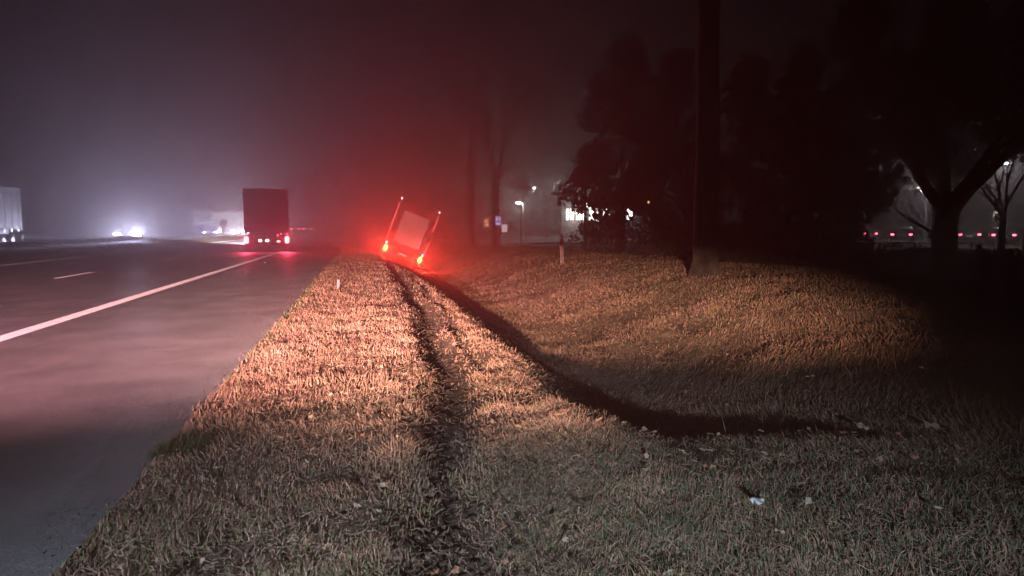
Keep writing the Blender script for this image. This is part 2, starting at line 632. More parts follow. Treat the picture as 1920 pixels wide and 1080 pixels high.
greenish = rng.random(n) < (0.05 + 0.50 * sstep(5.2, 3.2, y) * fbm(x * 1.5, y * 1.5, 43) + 0.5 * sstep(ROAD_X + .35, ROAD_X, x) * sstep(6, 10, y))
tint[greenish] = lerp3(GREEN, (0.20, 0.21, 0.09), rng.random(greenish.sum()))
tuft = fbm(x * 7, y * 7, 46)
hgt = (0.018 + 0.10 * cl ** 2.2 + 0.07 * np.clip(tuft - .45, 0, 1) + 0.03 * rng.random(n) ** 2) * (1 + 0.012 * r)
ld = 2 * PI * fbm(x * 2.7, y * 2.7, 45) * 2.2 + rng.normal(0, 1.1, n)
blades('verge_grass', x, y, hgt, 0.0015 + 0.0011 * r, np.clip(rng.normal(1.0, .45, n), .05, 1.55), ld, tint)

# dead straw lying flat on the verge and the bank
n = 60000
x, y, r = polar(n, 1.8, 26, -40, 48)
ok = (x > ROAD_X + .05) & (x < 9)
x, y, r = x[ok], y[ok], r[ok]
n = len(x)
blades('straw_litter', x, y, rng.uniform(.03, .10, n), 0.0020 + 0.0009 * r, rng.uniform(1.3, 1.6, n), rng.uniform(0, 2 * PI, n),
       lerp3(BROWN, PALE, rng.random(n)), .05, z=height(x, y) + rng.uniform(.004, .05, n))

# near green grass to the right of the wheel track
n = 170000
x, y, r = polar(n, 1.7, 7.5, -8, 52, 1.0)
ok = (x > 0.75 + 0.15 * rng.normal(0, 1, n)) & (y < 5.2) & (rng.random(n) < 0.25 + 1.2 * fbm(x * 3, y * 3, 51))
x, y, r = x[ok], y[ok], r[ok]
n = len(x)
cl = fbm(x * 2.2, y * 2.2, 52)
g = rng.random(n) < 0.15 + 0.45 * cl
tint = lerp3(BROWN, STRAW, rng.random(n))
tint[g] = lerp3((0.06, 0.08, 0.04), (0.19, 0.20, 0.12), rng.random(g.sum()))
hgt = 0.02 + 0.085 * cl ** 1.6 + 0.045 * rng.random(n) ** 2
blades('short_grass', x, y, hgt, 0.0018 + 0.0009 * r, np.clip(rng.normal(.9, .4, n), .05, 1.5), rng.uniform(0, 2 * PI, n), tint)

# ditch and far bank: longer dry grass, tufted and laid over
n = 330000
x, y, r = polar(n, 4.2, 52, -8, 62, 1.05)
crest = np.interp(y, [0, 3.5, 5, 7, 12, 20, 30, 46, 62], [2.0, 1.75, 1.45, 1.28, 1.32, 1.25, 0.9, 0.1, 0.1])
ok = (x > crest + 0.15) & (x < 16) & (y > 4.3) & (rng.random(n) < 0.1 + 1.5 * fbm(x * 1.8, y * 1.8, 61) ** 1.3)
x, y, r = x[ok], y[ok], r[ok]
n = len(x)
cl = fbm(x * 1.1, y * 1.1, 62)
tint = lerp3(BROWN, STRAW, np.clip(rng.normal(.55, .3, n) + 1.1 * (cl - .5), 0, 1))
pl = rng.random(n) < 0.12
tint[pl] = lerp3(STRAW, PALE, rng.random(pl.sum()))
g = rng.random(n) < 0.22 * fbm(x * .9, y * .9, 63) + 0.1 * sstep(6, 9, x)
tint[g] = lerp3((0.05, 0.07, 0.03), (0.16, 0.16, 0.07), rng.random(g.sum()))
off = x - np.interp(y, [0, 3.5, 5, 7, 12, 20, 30, 46, 62], [2.0, 1.75, 1.45, 1.28, 1.32, 1.25, 0.9, 0.1, 0.1])
hgt = (0.03 + 0.17 * cl ** 2.2 + 0.07 * rng.random(n) ** 2) * (1 + 0.004 * r) * (.4 + .6 * sstep(.6, 2.0, off))
ld = 2 * PI * fbm(x * .55, y * .55, 64) * 1.5 + rng.normal(0, .7, n)
blades('long_grass', x, y, hgt, 0.0030 + 0.0008 * r, np.clip(rng.normal(1.15, .42, n), .05, 1.65), ld, tint, .4)

# upright dead stems in the ditch
n = 260
x = rng.uniform(2.8, 6.5, n)
y = rng.uniform(4.4, 12, n)
ok = rng.random(n) < 2.2 * fbm(x * 1.1, y * 1.1, 71) - .7
x, y = x[ok], y[ok]
n = len(x)
blades('dead_stems', x, y, rng.uniform(.12, .28, n), np.full(n, .004), np.abs(rng.normal(.3, .2, n)), rng.uniform(0, 2 * PI, n),
       lerp3(BROWN, PALE, rng.random(n)), .6)

# grass on the central reservation
n = 30000
x = rng.uniform(-18.8, -14.6, n)
y = rng.uniform(25, 140, n)
blades('median_grass', x, y, rng.uniform(.1, .3, n), np.full(n, .05), np.abs(rng.normal(.3, .3, n)), rng.uniform(0, 2 * PI, n),
       lerp3(BROWN, (0.13, 0.13, 0.06), rng.random(n)))

# ------------------------------------------------------------------ vehicles
def rounded_lens(x0, x1, y, z0, z1, d):
    """small domed lamp lens whose face looks towards -y (d > 0) or +y (d < 0)"""
    b = MB()
    cx, cz, rx, rz = (x0 + x1) / 2, (z0 + z1) / 2, (x1 - x0) / 2, (z1 - z0) / 2
    n = 14
    v, f = [], []
    for k, (s, dd) in enumerate(((1, 0), (1, .5), (.75, .9))):
        for i in range(n):
            t = 2 * PI * i / n
            c, sn = math.cos(t), math.sin(t)
            q = 0.55
            v.append((cx + rx * s * math.copysign(abs(c) ** q, c), y - d * dd, cz + rz * s * math.copysign(abs(sn) ** q, sn)))
    v.append((cx, y - d, cz))
    for k in range(2):
        for i in range(n):
            j = (i + 1) % n
            f.append((k * n + i, k * n + j, (k + 1) * n + j, (k + 1) * n + i))
    for i in range(n):
        f.append((2 * n + i, 2 * n + (i + 1) % n, 3 * n))
    f.append(tuple(range(n - 1, -1, -1)))
    return b.add(v, f)


def add_wheel(t, x0, x1, y, z, r):
    w = MB().wheel(x0, x1, y, z, r, 20).build('wheel', M['black'], t, smooth=False)
    xo = x0 if abs(x0) > abs(x1) else x1
    s = 1 if xo > 0 else -1
    b = MB().tube([(xo - s * .03, y, z), (xo + s * .012, y, z), (xo + s * .03, y, z)], [r * .6, r * .56, r * .25], 16)
    b.build('rim', M['steel'], w)


def make_truck(name, label, cat, loc, rot, group=None, L=9.0, H=4.0, W=2.5, door=None, door_in=0.12, box=None, tails=None,
               heads=None, strips=False, markers=None, white_skirt=False, plate=True, inner=None, z0=1.1):
    """rear at y = 0, front towards +y, wheels stand on z = 0"""
    t = thing(name, label, cat, loc, rot, group)
    h = W / 2
    box = box or M['darkbox']
    # load box: floor, sides and roof with the rear left as a frame that holds the doors
    MB().box(-h, h, .09, L, z0, H, .04).build('cargo_box', box, t)
    fr = MB()
    fr.box(-h, -h + .17, 0, .088, z0, H, .015).box(h - .17, h, 0, .088, z0, H, .015)
    fr.box(-h + .17, h - .17, 0, .088, H - .16, H, .012).box(-h + .17, h - .17, 0, .088, z0, z0 + .12, .012)
    fr.build('rear_frame', M['dark'], t)
    for s in (-1, 1):
        xa, xb = (-h + .175, -.006) if s < 0 else (.006, h - .175)
        d = MB().box(xa, xb, .025, .085, z0 + .125, H - .165, .01).build('rear_door', box if inner else (door or box), t)
        if inner:
            ia, ib, za, zb = inner
            pa, pb = (ia, -.004) if s < 0 else (.004, ib)
            MB().box(pa, pb, .006, .023, za, zb, .004).build('door_panel', door, d)
        for q in (() if inner else (.34, .62)):
            rods = MB()
            X = xa + (xb - xa) * (q if s > 0 else 1 - q)
            rods.tube([(X, .0, z0 + .15), (X, .0, H - .2)], .016, 6)
            rods.box(X - .04, X + .04, -.02, .02, z0 + .95, z0 + 1.02)
            rods.build('lock_rod', M['dark'], d)
        for zz in (.35, .5, .65, .85):
            Z = z0 + (H - z0) * zz
            X = xa if s < 0 else xb
            MB().box(X - .05, X + .05, -.008, .022, Z - .03, Z + .03).build('hinge', M['dark'], d)
    MB().box(-.45, -.38, .2, L - .2, z0 - .28, z0 - .005).box(.38, .45, .2, L - .2, z0 - .28, z0 - .005) \
        .box(-.38, .38, .9, 1.0, z0 - .25, z0 - .05).box(-.38, .38, 4.0, 4.1, z0 - .25, z0 - .05).build('chassis', M['dark'], t)
    MB().box(-h + .02, h - .02, .05, .17, .42, .56, .02).box(-.7, -.62, .1, .2, .56, z0 - .28).box(.62, .7, .1, .2, .56, z0 - .28) \
        .build('rear_bumper', M['dark'], t)
    for s in (-1, 1):
        MB().box(s * h * .98 - (.55 if s > 0 else 0), s * h * .98 + (.55 if s < 0 else 0), .06, .16, .60, .82, .015).build('lamp_bracket', M['dark'], t)
        MB().box(s * .95 - .28, s * .95 + .28, .62, .645, .2, .95).build('mudflap', M['black'], t)
        # rear lamps
        c = s * (h - .13)
        b = rounded_lens(c - .13, c + .13, .055, .50, .92, .045).build('tail_light', (tails or {}).get('m', M['lens_red']), t)
        if tails and tails.get('p'):
            lamp('rear_lamp_light', 'SPOT', tails['p'], tails['c'], (c, -.03, .71), t, .06, (-PI / 2 + math.radians(tails.get('down', 0)), 0, 0), tails.get('cone', 150), 1.0)
        MB().box(s * h - .055 if s > 0 else -h - .02, s * h + .02 if s > 0 else -h + .055, -.045, .0, H - .14, H - .02, .008) \
            .build('marker_light', markers or M['lens_red'], t)
        if strips:  # glowing strips imitate red lamp reflections along the rear edges
            X = s * (h + .004)
            MB().box(min(X, X + s * .025), max(X, X + s * .025), -.01, .03, (z0 + .55 if s < 0 else H - 1.35), H - .32).build('reflection_strip', M['e_strip'], t)
            MB().box(min(X, X + s * .025), max(X, X + s * .025), -.01, .03, z0 - .02, z0 + (.38 if s < 0 else .75)).build('reflection_strip', M['e_strip'], t)
            b2 = rounded_lens(c - .05 + .06 * s, c + .05 + .06 * s, .03, z0 - .14, z0 + .06, .03).build('upper_tail_light', M['e_mark'], t)
    if plate:
        MB().box(-.26, .26, .035, .05, .60, .71, .004).build('licence_plate', M['whitepaint'], t)
    # axles
    for y in ([1.6, 2.9] if L > 8 else [1.6]):
        for s in (-1, 1):
            add_wheel(t, s * (h - .02), s * (h - .34), y, .5, .5)
        MB().tube([(-h + .36, y, .5), (h - .36, y, .5)], .08, 8).build('axle', M['dark'], t)
    if white_skirt:
        for s in (-1, 1):
            for k in range(6):
                y0 = 3.7 + k * (L - 5.0) / 6
                MB().box(s * h - .03, s * h + .0, y0, y0 + (L - 5.0) / 6 - .05, .45, z0 - .03, .008).build('side_skirt', M['whitepaint'], t)
    # cab
    y0 = L + .35
    prof = [(y0, .55), (y0, H - .5), (y0 + .25, H - .35), (y0 + .95, H - .45), (y0 + 1.75, H - 1.25), (y0 + 2.15, 1.75), (y0 + 2.2, .5), (y0 + 1.9, .35), (y0 + .5, .35)]
    cab = MB().prism(prof, -h * .97, h * .97, .06, 1.8).build('cab', (M['whitepaint'] if white_skirt else box), t)
    MB().add([(-h * .82, y0 + 1.80, H - 1.28), (h * .82, y0 + 1.80, H - 1.28), (h * .84, y0 + 2.165, 1.83), (-h * .84, y0 + 2.165, 1.83),
              (-h * .82, y0 + 1.77, H - 1.28), (h * .82, y0 + 1.77, H - 1.28), (h * .84, y0 + 2.13, 1.83), (-h * .84, y0 + 2.13, 1.83)],
             [(0, 1, 2, 3), (7, 6, 5, 4), (0, 4, 5, 1), (2, 6, 7, 3), (1, 5, 6, 2), (0, 3, 7, 4)]).build('windscreen', M['glass'], cab)
    MB().box(-h * .7, h * .7, y0 + 2.19, y0 + 2.22, .85, 1.5, .005).build('grille', M['dark'], cab)
    MB().box(-h * .97, h * .97, y0 + 2.1, y0 + 2.32, .3, .62, .05).build('front_bumper', M['dark'], cab)
    for s in (-1, 1):
        MB().box(s * h * .97 - .01, s * h * .97 + .012, y0 + .75, y0 + 1.7, 1.75, H - 1.3, .004).build('side_window', M['glass'], cab)
        MB().tube([(s * h * .95, y0 + 1.8, H - 1.35), (s * (h + .22), y0 + 1.95, H - 1.4)], .025, 6).box(
            s * (h + .22) - .1, s * (h + .22) + .1, y0 + 1.9, y0 + 2.0, H - 2.05, H - 1.35, .02).build('mirror', M['dark'], cab)
        rounded_lens(s * .92 - .2, s * .92 + .2, y0 + 2.2, .72, 1.04, -.08).build('headlight', (heads or {}).get('m', M['lens_clear']), cab)
        add_wheel(t, s * (h - .03), s * (h - .36), y0 + 1.25, .5, .5)
        if heads and heads.get('p'):
            if heads.get('spot'):
                lamp('head_lamp_light', 'SPOT', heads['p'], heads['c'], (s * .92, y0 + 2.36, .88), t, .08,
                     (math.radians(90 + heads.get('up', 0)), 0, heads.get('yaw', 0)), heads['spot'], .6)
            else:
                lamp('head_lamp_light', 'SPOT', heads['p'] * (1.0 if s * heads.get('bias', 0) >= 0 else .25), heads['c'],
                     (s * .92, y0 + 2.40, .88), t, .08, (PI / 2, 0, 0), 150, 1.0)
    return t


def make_car(name, label, loc, rotz, paint, group=None, tails=None, heads=None, van=False, cat='car'):
    """rear at y = 0, front towards +y"""
    t = thing(name, label, cat, loc, (0, 0, rotz), group)
    h = .9 if not van else .97
    if van:
        prof = [(0, .35), (-.02, .9), (.05, 1.9), (.2, 2.02), (3.3, 2.02), (4.0, 1.3), (4.75, 1.05), (4.95, .75), (4.9, .32), (2.4, .28)]
        gl = [(4.02, 1.33, 3.42, 1.93)]
        L = 4.95
        lz, tz = .82, 1.05
    else:
        prof = [(.05, .35), (0, .62), (.06, .93), (.35, 1.0), (.75, 1.36), (1.3, 1.46), (2.2, 1.42), (2.95, .98), (4.0, .82), (4.25, .6), (4.2, .3), (2.1, .24)]
        gl = [(2.98, 1.0, 2.32, 1.39)]
        L = 4.25
        lz, tz = .68, .80
    def lk(s):
        return 1.0 if not (heads and heads.get('bias')) else (2.7 if s * heads['bias'] > 0 else 1.6)  # lenses enlarged to imitate the glare around the lamps
    gm = M['carblack'] if heads and heads.get('bias') else M['glass']
    body = MB().prism(prof, -h, h, .13, 1.0).build('body', paint, t)
    for (ya, za, yb, zb) in gl:
        k = h - .2
        MB().add([(-k, ya + .03, za), (k, ya + .03, za), (k * .92, yb + .03, zb), (-k * .92, yb + .03, zb),
                  (-k, ya - .02, za - .02), (k, ya - .02, za - .02), (k * .92, yb - .02, zb - .02), (-k * .92, yb - .02, zb - .02)],
                 [(0, 1, 2, 3), (7, 6, 5, 4), (0, 4, 5, 1), (1, 5, 6, 2), (2, 6, 7, 3), (3, 7, 4, 0)]).build('windscreen', gm, t)
    if van:
        MB().box(-.72, .72, -.028, .02, 1.25, 1.8, .01).build('rear_window', M['glass'], t)
    else:
        MB().add([(-.68, .31, 1.0), (.68, .31, 1.0), (.62, .67, 1.33), (-.62, .67, 1.33), (-.68, .37, .99), (.68, .37, .99), (.62, .73, 1.31), (-.62, .73, 1.31)],
                 [(3, 2, 1, 0), (4, 5, 6, 7), (0, 1, 5, 4), (1, 2, 6, 5), (2, 3, 7, 6), (3, 0, 4, 7)]).build('rear_window', M['glass'], t)
    for s in (-1, 1):
        X = s * (h - .125)
        if van:
            MB().box(min(X, X + s * .01), max(X, X + s * .01), 2.9, 3.45, 1.25, 1.75, .003).build('side_window', gm, t)
        else:
            MB().box(min(X, X + s * .01), max(X, X + s * .01), .85, 1.5, 1.03, 1.32, .003).build('side_window', gm, t)
            MB().box(min(X, X + s * .01), max(X, X + s * .01), 1.56, 2.3, 1.03, 1.32, .003).build('side_window', gm, t)
        for y in (.85, L - .85):
            add_wheel(t, s * (h + .015), s * (h - .2), y, .32, .32)
        rounded_lens(s * (h - .17) - .14, s * (h - .17) + .14, .01, tz - .09, tz + .07, .03).build('tail_light', (tails or {}).get('m', M['lens_red']), t)
        if tails and tails.get('p'):
            lamp('rear_lamp_light', 'POINT', tails['p'], tails['c'], (s * (h - .17), -.12, tz), t, .05)
        rounded_lens(s * (h - .24) - .15 * lk(s), s * (h - .24) + .15 * lk(s), L - .07, lz - .08 * lk(s), lz + .08 * lk(s), -.06).build('headlight', (heads or {}).get('m', M['lens_clear']), t)
        if heads and heads.get('p'):
            if heads.get('spot'):
                lamp('head_lamp_light', 'SPOT', heads['p'], heads['c'], (s * (h - .24), L + .12, lz), t, .05,
                     (math.radians(90 + heads.get('ups', (heads.get('up', 0),) * 2)[s > 0]), 0, heads.get('yaws', (heads.get('yaw', 0),) * 2)[s > 0]), heads['spot'], heads.get('blend', .6), heads.get('scale'))
            else:
                lamp('head_lamp_light', 'SPOT', heads['p'] * (1.0 if s * heads.get('bias', 0) >= 0 else .2), heads['c'], (s * (h - .24), L + .14, lz), t, .06, (PI / 2, 0, heads.get('yaw', 0)), 120, 1.0)
        MB().box(s * (h + .02), s * (h + .16) if s > 0 else s * (h + .16), (3.4 if van else 2.5), (3.55 if van else 2.62), (1.25 if van else .98), (1.45 if van else 1.1), .015) \
            .build('mirror', M['dark'], t) if s > 0 else \
            MB().box(-(h + .16), -(h + .02), (3.4 if van else 2.5), (3.55 if van else 2.62), (1.25 if van else .98), (1.45 if van else 1.1), .015).build('mirror', M['dark'], t)
    MB().box(-h + .04, h - .04, -.06, .04, .36, .56, .03).build('rear_bumper', M['dark'], t)
    MB().box(-h + .04, h - .04, L - .1, L + .05, .3, .5, .03).build('front_bumper', M['dark'], t)
    MB().box(-.26, .26, -.035, -.022, .62, .73).build('licence_plate', M['whitepaint'], t)
    return t


# the truck that slid into the ditch: both rear lamps sit where the photograph shows them
ROLL = math.radians(21.0)
mid = at(755, 476, 46)
upv = Vector((math.sin(ROLL), 0, math.cos(ROLL)))
org = mid - .71 * upv
make_truck('box_truck', 'box truck tilted over into the ditch with glowing red rear lamps and pale rear doors', 'truck', org, (0, ROLL, math.radians(-3)),
           L=8.4, H=4.0, W=2.5, door=M['palepanel'], inner=(-.82, .84, 1.28, 3.28), tails=dict(m=M['e_tail'], p=P_TAIL, c=(1.0, .040, .020), cone=100, down=12),
           strips=True, markers=M['e_mark'])

# traffic in our direction
p = at(501, 470, 44)
lt = make_truck('semi_trailer', 'tall dark lorry seen from behind in the near lane beyond the white edge line', 'truck', (p.x, p.y, 0), (0, 0, math.radians(7)),
           L=13.0, H=3.72, W=2.55, tails=dict(m=M['e_redhot'], p=P_LANE, c=(1.0, .04, .10)), z0=1.15,
           heads=dict(m=M['e_white2'], p=P_LANE_HEAD, c=(.95, .95, 1.0), spot=28, up=1, yaw=math.radians(8.5)))
for x_ in (-.38, .02):
    rounded_lens(x_ - .09, x_ + .09, .03, .60, .74, .03).build('plate_light', M['e_warm'], lt)
for x_, z_, k_ in ((-1.16, 1.02, .05), (.62, .98, .05), (.80, 1.06, .04), (.66, .62, .10), (1.17, 1.02, .05)):
    rounded_lens(x_ - k_, x_ + k_, .03, z_ - .06, z_ + .06, .03).build('rear_marker', M['e_redhot'] if k_ > .08 else M['e_red'], lt)
for i, (px, lab) in enumerate(((554, 'distant car with red rear lamps just right of the tall dark lorry'),
                               (577, 'distant car with red rear lamps nearest to the far end of the white line'))):
    p = at(px, 440, 150)
    make_car('distant_car', lab, (p.x, p.y, .25), 0, (M['carpaint'], M['carblue'])[i], group='distant cars driving away',
             tails=dict(m=M['e_red_far'], p=0, c=(1.0, .06, .12)))

# oncoming traffic, beyond the guard rail
p = at(236, 438, 63)
make_car('oncoming_van', 'oncoming van with the most dazzling white head lamps just beyond the guard rail', (p.x, p.y + 5.0, 0), PI, M['carblack'],
         van=True, cat='van', heads=dict(m=M['e_white'], p=P_ONC, c=(.70, .68, 1.0), bias=-1, yaw=math.radians(16)))
p = at(392, 440, 102)
make_car('oncoming_car', 'small oncoming car with two bluish white head lamps before the white trailer', (p.x, p.y + 4.4, 0), PI, M['carwhite'],
         heads=dict(m=M['e_white2'], p=P_ONC2, c=(.34, .40, 1.0)))
p = at(447, 436, 108)
make_car('oncoming_van', 'oncoming van whose white glare shows beside the dark lorry', (p.x, p.y + 5, 0), PI, M['carwhite'], van=True, cat='van',
         heads=dict(m=M['e_white'], p=P_ONC3, c=(.86, .84, 1.0)))
# white trailer across the far carriageway, lit by the lamps in front of it
p0, p1 = at(362, 440, 122), at(474, 440, 124)
t = thing('white_trailer', 'long white trailer standing crosswise behind the oncoming car and the round sign', 'trailer', (p1.x, p1.y, 0),
          (0, 0, math.atan2(p0.y - p1.y, p0.x - p1.x) - PI / 2))
Lw = (p1 - p0).length
MB().box(0, 2.5, 0, Lw, 1.0, 4.0, .05).build('cargo_box', M['whitepaint'], t)
for k in range(5):
    MB().box(-.03, -.003, .2 + k * (Lw - .3) / 5, .2 + (k + 1) * (Lw - .3) / 5 - .04, 1.1, 3.9, .008).build('side_panel', M['whitepaint'], t)
MB().box(.4, 2.1, .5, Lw - .5, .75, .995).build('chassis', M['dark'], t)
for y in (1.2, 2.5, 3.8):
    add_wheel(t, .02, .36, y, .5, .5)
    add_wheel(t, 2.48, 2.14, y, .5, .5)
MB().box(.3, .5, Lw - 2, Lw - 1.85, 0, .75).build('landing_leg', M['dark'], t)

# trailer cut by the left border
pr = at(44, 450, 52)
t = make_truck('curtain_trailer', 'tall pale curtain sided lorry cut off by the left border', 'truck', (pr.x - 1.25, pr.y, 0), (0, 0, PI),
               L=13.6, H=4.15, W=2.5, box=M['greybox'], white_skirt=True, z0=1.25)
post = MB()
for k in range(14):
    y = .5 + k * 13.0 / 13
    MB().box(-1.262, -1.252, y - .02, y + .02, 1.28, 4.0).build('curtain_strap', M['dark'], t)
    MB().box(-1.285, -1.253, y + .12, y + .45, 1.15, 1.35).build('strap_buckle', M['whitepaint'], t)
MB().box(-1.28, -1.252, .12, 13.5, 4.02, 4.13).build('roof_rail', M['whitepaint'], t)

# the vehicle on the hard shoulder behind the photographer; its head lamps light the verge
vt = make_car('recovery_van', 'white van stopped on the hard shoulder behind the photographer with an added fill lamp on its roof', (-2.2, -10.2, 0), math.radians(-6), M['carwhite'],
              van=True, cat='van', heads=dict(m=M['e_white2'], p=8500.0, c=(1.0, .74, .74), spot=11, blend=1.0, up=.3, yaw=math.radians(1)))
MB().tube([(-.8, 4.7, .4), (-.8, 5.02, .9), (-.8, 5.02, 1.26), (.8, 5.02, 1.26), (.8, 5.02, .9), (.8, 4.7, .4)], .03, 8).build('bull_bar', M['dark'], vt)
for s_, pw, col, aim in ((-1, P_BAR_L, (1.0, .46, .49), 0), (1, P_BAR_R, (1.0, .64, .50), 16)):
    MB().tube([(s_ * .5, 4.98, 1.39), (s_ * .5, 5.06, 1.39), (s_ * .5, 5.1, 1.39)], [.05, .1, .1], 14).build('driving_lamp', M['dark'], vt)
    lamp('driving_lamp_light', 'SPOT', pw, col, (s_ * .5, 5.17, 1.39), vt, .05, (math.radians(90 - (4.15 if s_ < 0 else 3.9)), 0, math.radians(12 - aim)), 60 if s_ < 0 else 47, .85 if s_ < 0 else 1.0,
         (1, .106 if s_ < 0 else .155, 1))
MB().box(-.12, .12, 3.0, 3.12, 2.085, 2.2, .02).build('added_fill_lamp', M['dark'], vt)
lamp('added_fill_light', 'SPOT', P_FILL, (.62, .80, 1.0), (0, 3.4, 2.2), vt, .12, (math.radians(65), 0, math.radians(-8)), 42, 1.0, (1.25, 1, 1))  # added fill, no such lamp known; brightens the near ground

# parked cars at the rest area
for i, (px, d, paint, lab, rz) in enumerate((
        (1632, 74, 'carred', 'parked dark car left of the forked tree, farthest left of the red lit parked cars', .1),
        (1690, 66, 'carpaint', 'parked car with a pair of bright red rear lamps just left of the forked tree', -.68),
        (1818, 66, 'carpaint', 'parked car with red rear lamps just right of the forked tree trunk', -.68),
        (1882, 62, 'carblue', 'parked car with red rear lamps at the right border', -.68))):
    p = at(px, 446, d)
    make_car('parked_car', lab, (p.x, p.y, 0), rz, M[paint], group='cars parked at the rest area',
             tails=dict(m=M['e_red_far'], p=0, c=(1.0, .05, .10)))

# ------------------------------------------------------------------ roadside furniture
GX = -17.6
gr = thing('guardrail', 'steel guard rail along the central reservation left of the road', 'guardrail', (GX, 8, 0))
b = MB()
prof = [(0, .44), (.08, .48), (.08, .55), (.0, .59), (.08, .63), (.08, .70), (0, .74), (-.03, .74), (.04, .69), (.04, .63), (-.03, .59), (.04, .55), (.04, .49), (-.03, .44)]
n = len(prof)
v = [(x, y, z) for y in (0, 150) for (x, z) in prof]
f = [(i, (i + 1) % n, (i + 1) % n + n, i + n) for i in range(n)] + [tuple(range(n)), tuple(range(2 * n - 1, n - 1, -1))]
b.add(v, f).build('rail', M['steel'], gr)
pm = MB().box(-.13, -.05, -.06, .06, -.05, .72).mesh('post', M['steel'])
for k in range(68):
    o = bpy.data.objects.new('post', pm)
    C.objects.link(o)
    o.parent = gr
    o.location = (0, 1 + 2.2 * k, 0)

# round sign on the reservation
p = at(419, 418, 86)
t = thing('round_sign', 'round road sign seen from behind against the white trailer', 'sign', (p.x, p.y, 0))
MB().tube([(0, 0, -.1), (0, 0, p.z + .35)], .045, 8).build('post', M['dark'], t)
MB().tube([(0, -.03, p.z), (0, -.06, p.z)], .47, 24).build('sign_disc', M['dark'], t)
MB().box(-.3, .3, -.028, -.0, p.z - .03, p.z + .03).build('bracket', M['dark'], t)


def delineator(name, label, loc, hh, w, band=True, tilt=0.0, cat='marker post'):
    t = thing(name, label, cat, loc, (0, tilt, 0))
    MB().prism([(-w * .35, -.1), (w * .35, -.1), (w * .35, hh - w * .8), (-w * .35, hh)], -w / 2, w / 2).build('post', M['postwhite'], t)
    if band:
        MB().box(-w * .53, w * .53, -w * .38, w * .38, hh - .42, hh - .2).build('black_band', M['black'], t)
        MB().box(-.03, .03, -w * .42, -w * .385, hh - .36, hh - .25).build('reflector', M['lens_red'], t)
    return t


p = at(1054, 497, 28.5)
z = hz(p.x, p.y)
delineator('marker_post', 'white marker post with a dark band standing on the far bank beyond the ditch', (p.x, p.y, z), p.z + 1.17 - z, .12, True, -.03)
p = at(634, 549, 16.9)
delineator('marker_peg', 'short white peg sticking out of the verge below the tilted truck', (p.x, p.y, hz(p.x, p.y)), .24, .055, False, .04, 'peg')
p = at(668, 470, 60)
delineator('marker_post', 'bluish white marker post at the road edge left of the tilted truck', (p.x, p.y, 0), .75, .30, False, 0)
p = at(703, 425, 75)
delineator('marker_post', 'tall pale post glimpsed in the red haze left of the tilted truck', (p.x, p.y, 0), p.z + .9, .35, False, .0)

# signs near the exit


def sign(name, label, px, py, d, w, h, m, cat='sign', stand=False, bars=None):
    p = at(px, py, d)
    t = thing(name, label, cat, (p.x, p.y, hz(p.x, p.y)))
    z = p.z - hz(p.x, p.y)
    MB().box(-w / 2, w / 2, -.03, .0, z - h / 2, z + h / 2, .006).build('sign_panel', m, t)
    if stand:
        for s in (-1, 1):
            MB().tube([(s * w * .35, .04, -.05), (s * w * .35, .04, z + h * .4)], .03, 6).build('post', M['steel'], t)
    else:
        MB().tube([(0, .05, -.05), (0, .05, z + h * .5)], .04, 8).build('post', M['steel'], t)
    for (x0, x1, z0, z1, bm) in bars or ():
        MB().box(x0 * w, x1 * w, -.036, -.031, z + z0 * h, z + z1 * h).build('sign_mark', bm, t)
    return t


sign('warning_sign', 'small orange sign with added glow left of the blue sign near the bare trunks', 912, 418, 50, .36, .57, M['orangesign'],
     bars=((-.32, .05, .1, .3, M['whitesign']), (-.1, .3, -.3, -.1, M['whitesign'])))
sign('blue_sign', 'small blue and white sign with added glow beside the orange sign', 934, 414, 50, .43, .67, M['bluesign'],
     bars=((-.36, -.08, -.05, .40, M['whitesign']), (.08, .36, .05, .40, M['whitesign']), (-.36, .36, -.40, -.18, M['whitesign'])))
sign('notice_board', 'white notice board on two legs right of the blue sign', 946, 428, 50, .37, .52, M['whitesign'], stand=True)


def street_lamp(label, px, py, d, power, bright, arm=1.0, adir=-1, hgt=None, col=(.95, 1.0, .97), nm='street_lamp'):
    p = at(px, py, d)
    g = hz(p.x, p.y)
    t = thing(nm, label, 'street lamp', (p.x, p.y, g), group='street lamps around the rest area')
    z = p.z - g
    MB().tube([(-adir * arm, 0, -.1), (-adir * arm, 0, z * .9), (-adir * arm * .8, 0, z + .1), (0 - adir * .25, 0, z + .16)], [.09, .06, .05, .04], 8).build('pole', M['steel'], t)
    hd = MB().box(-.32, .32, -.13, .13, z + .06, z + .2, .03).build('lamp_head', M['dark'], t)
    MB().box(-.26, .26, -.1, .1, z - .02, z + .058, .02).build('lens', M['e_lamp'] if bright else M['e_lampdim'], hd)
    if power:
        lamp('street_light', 'POINT', power, col, (0, 0, z - .18), t, .1)
    return t


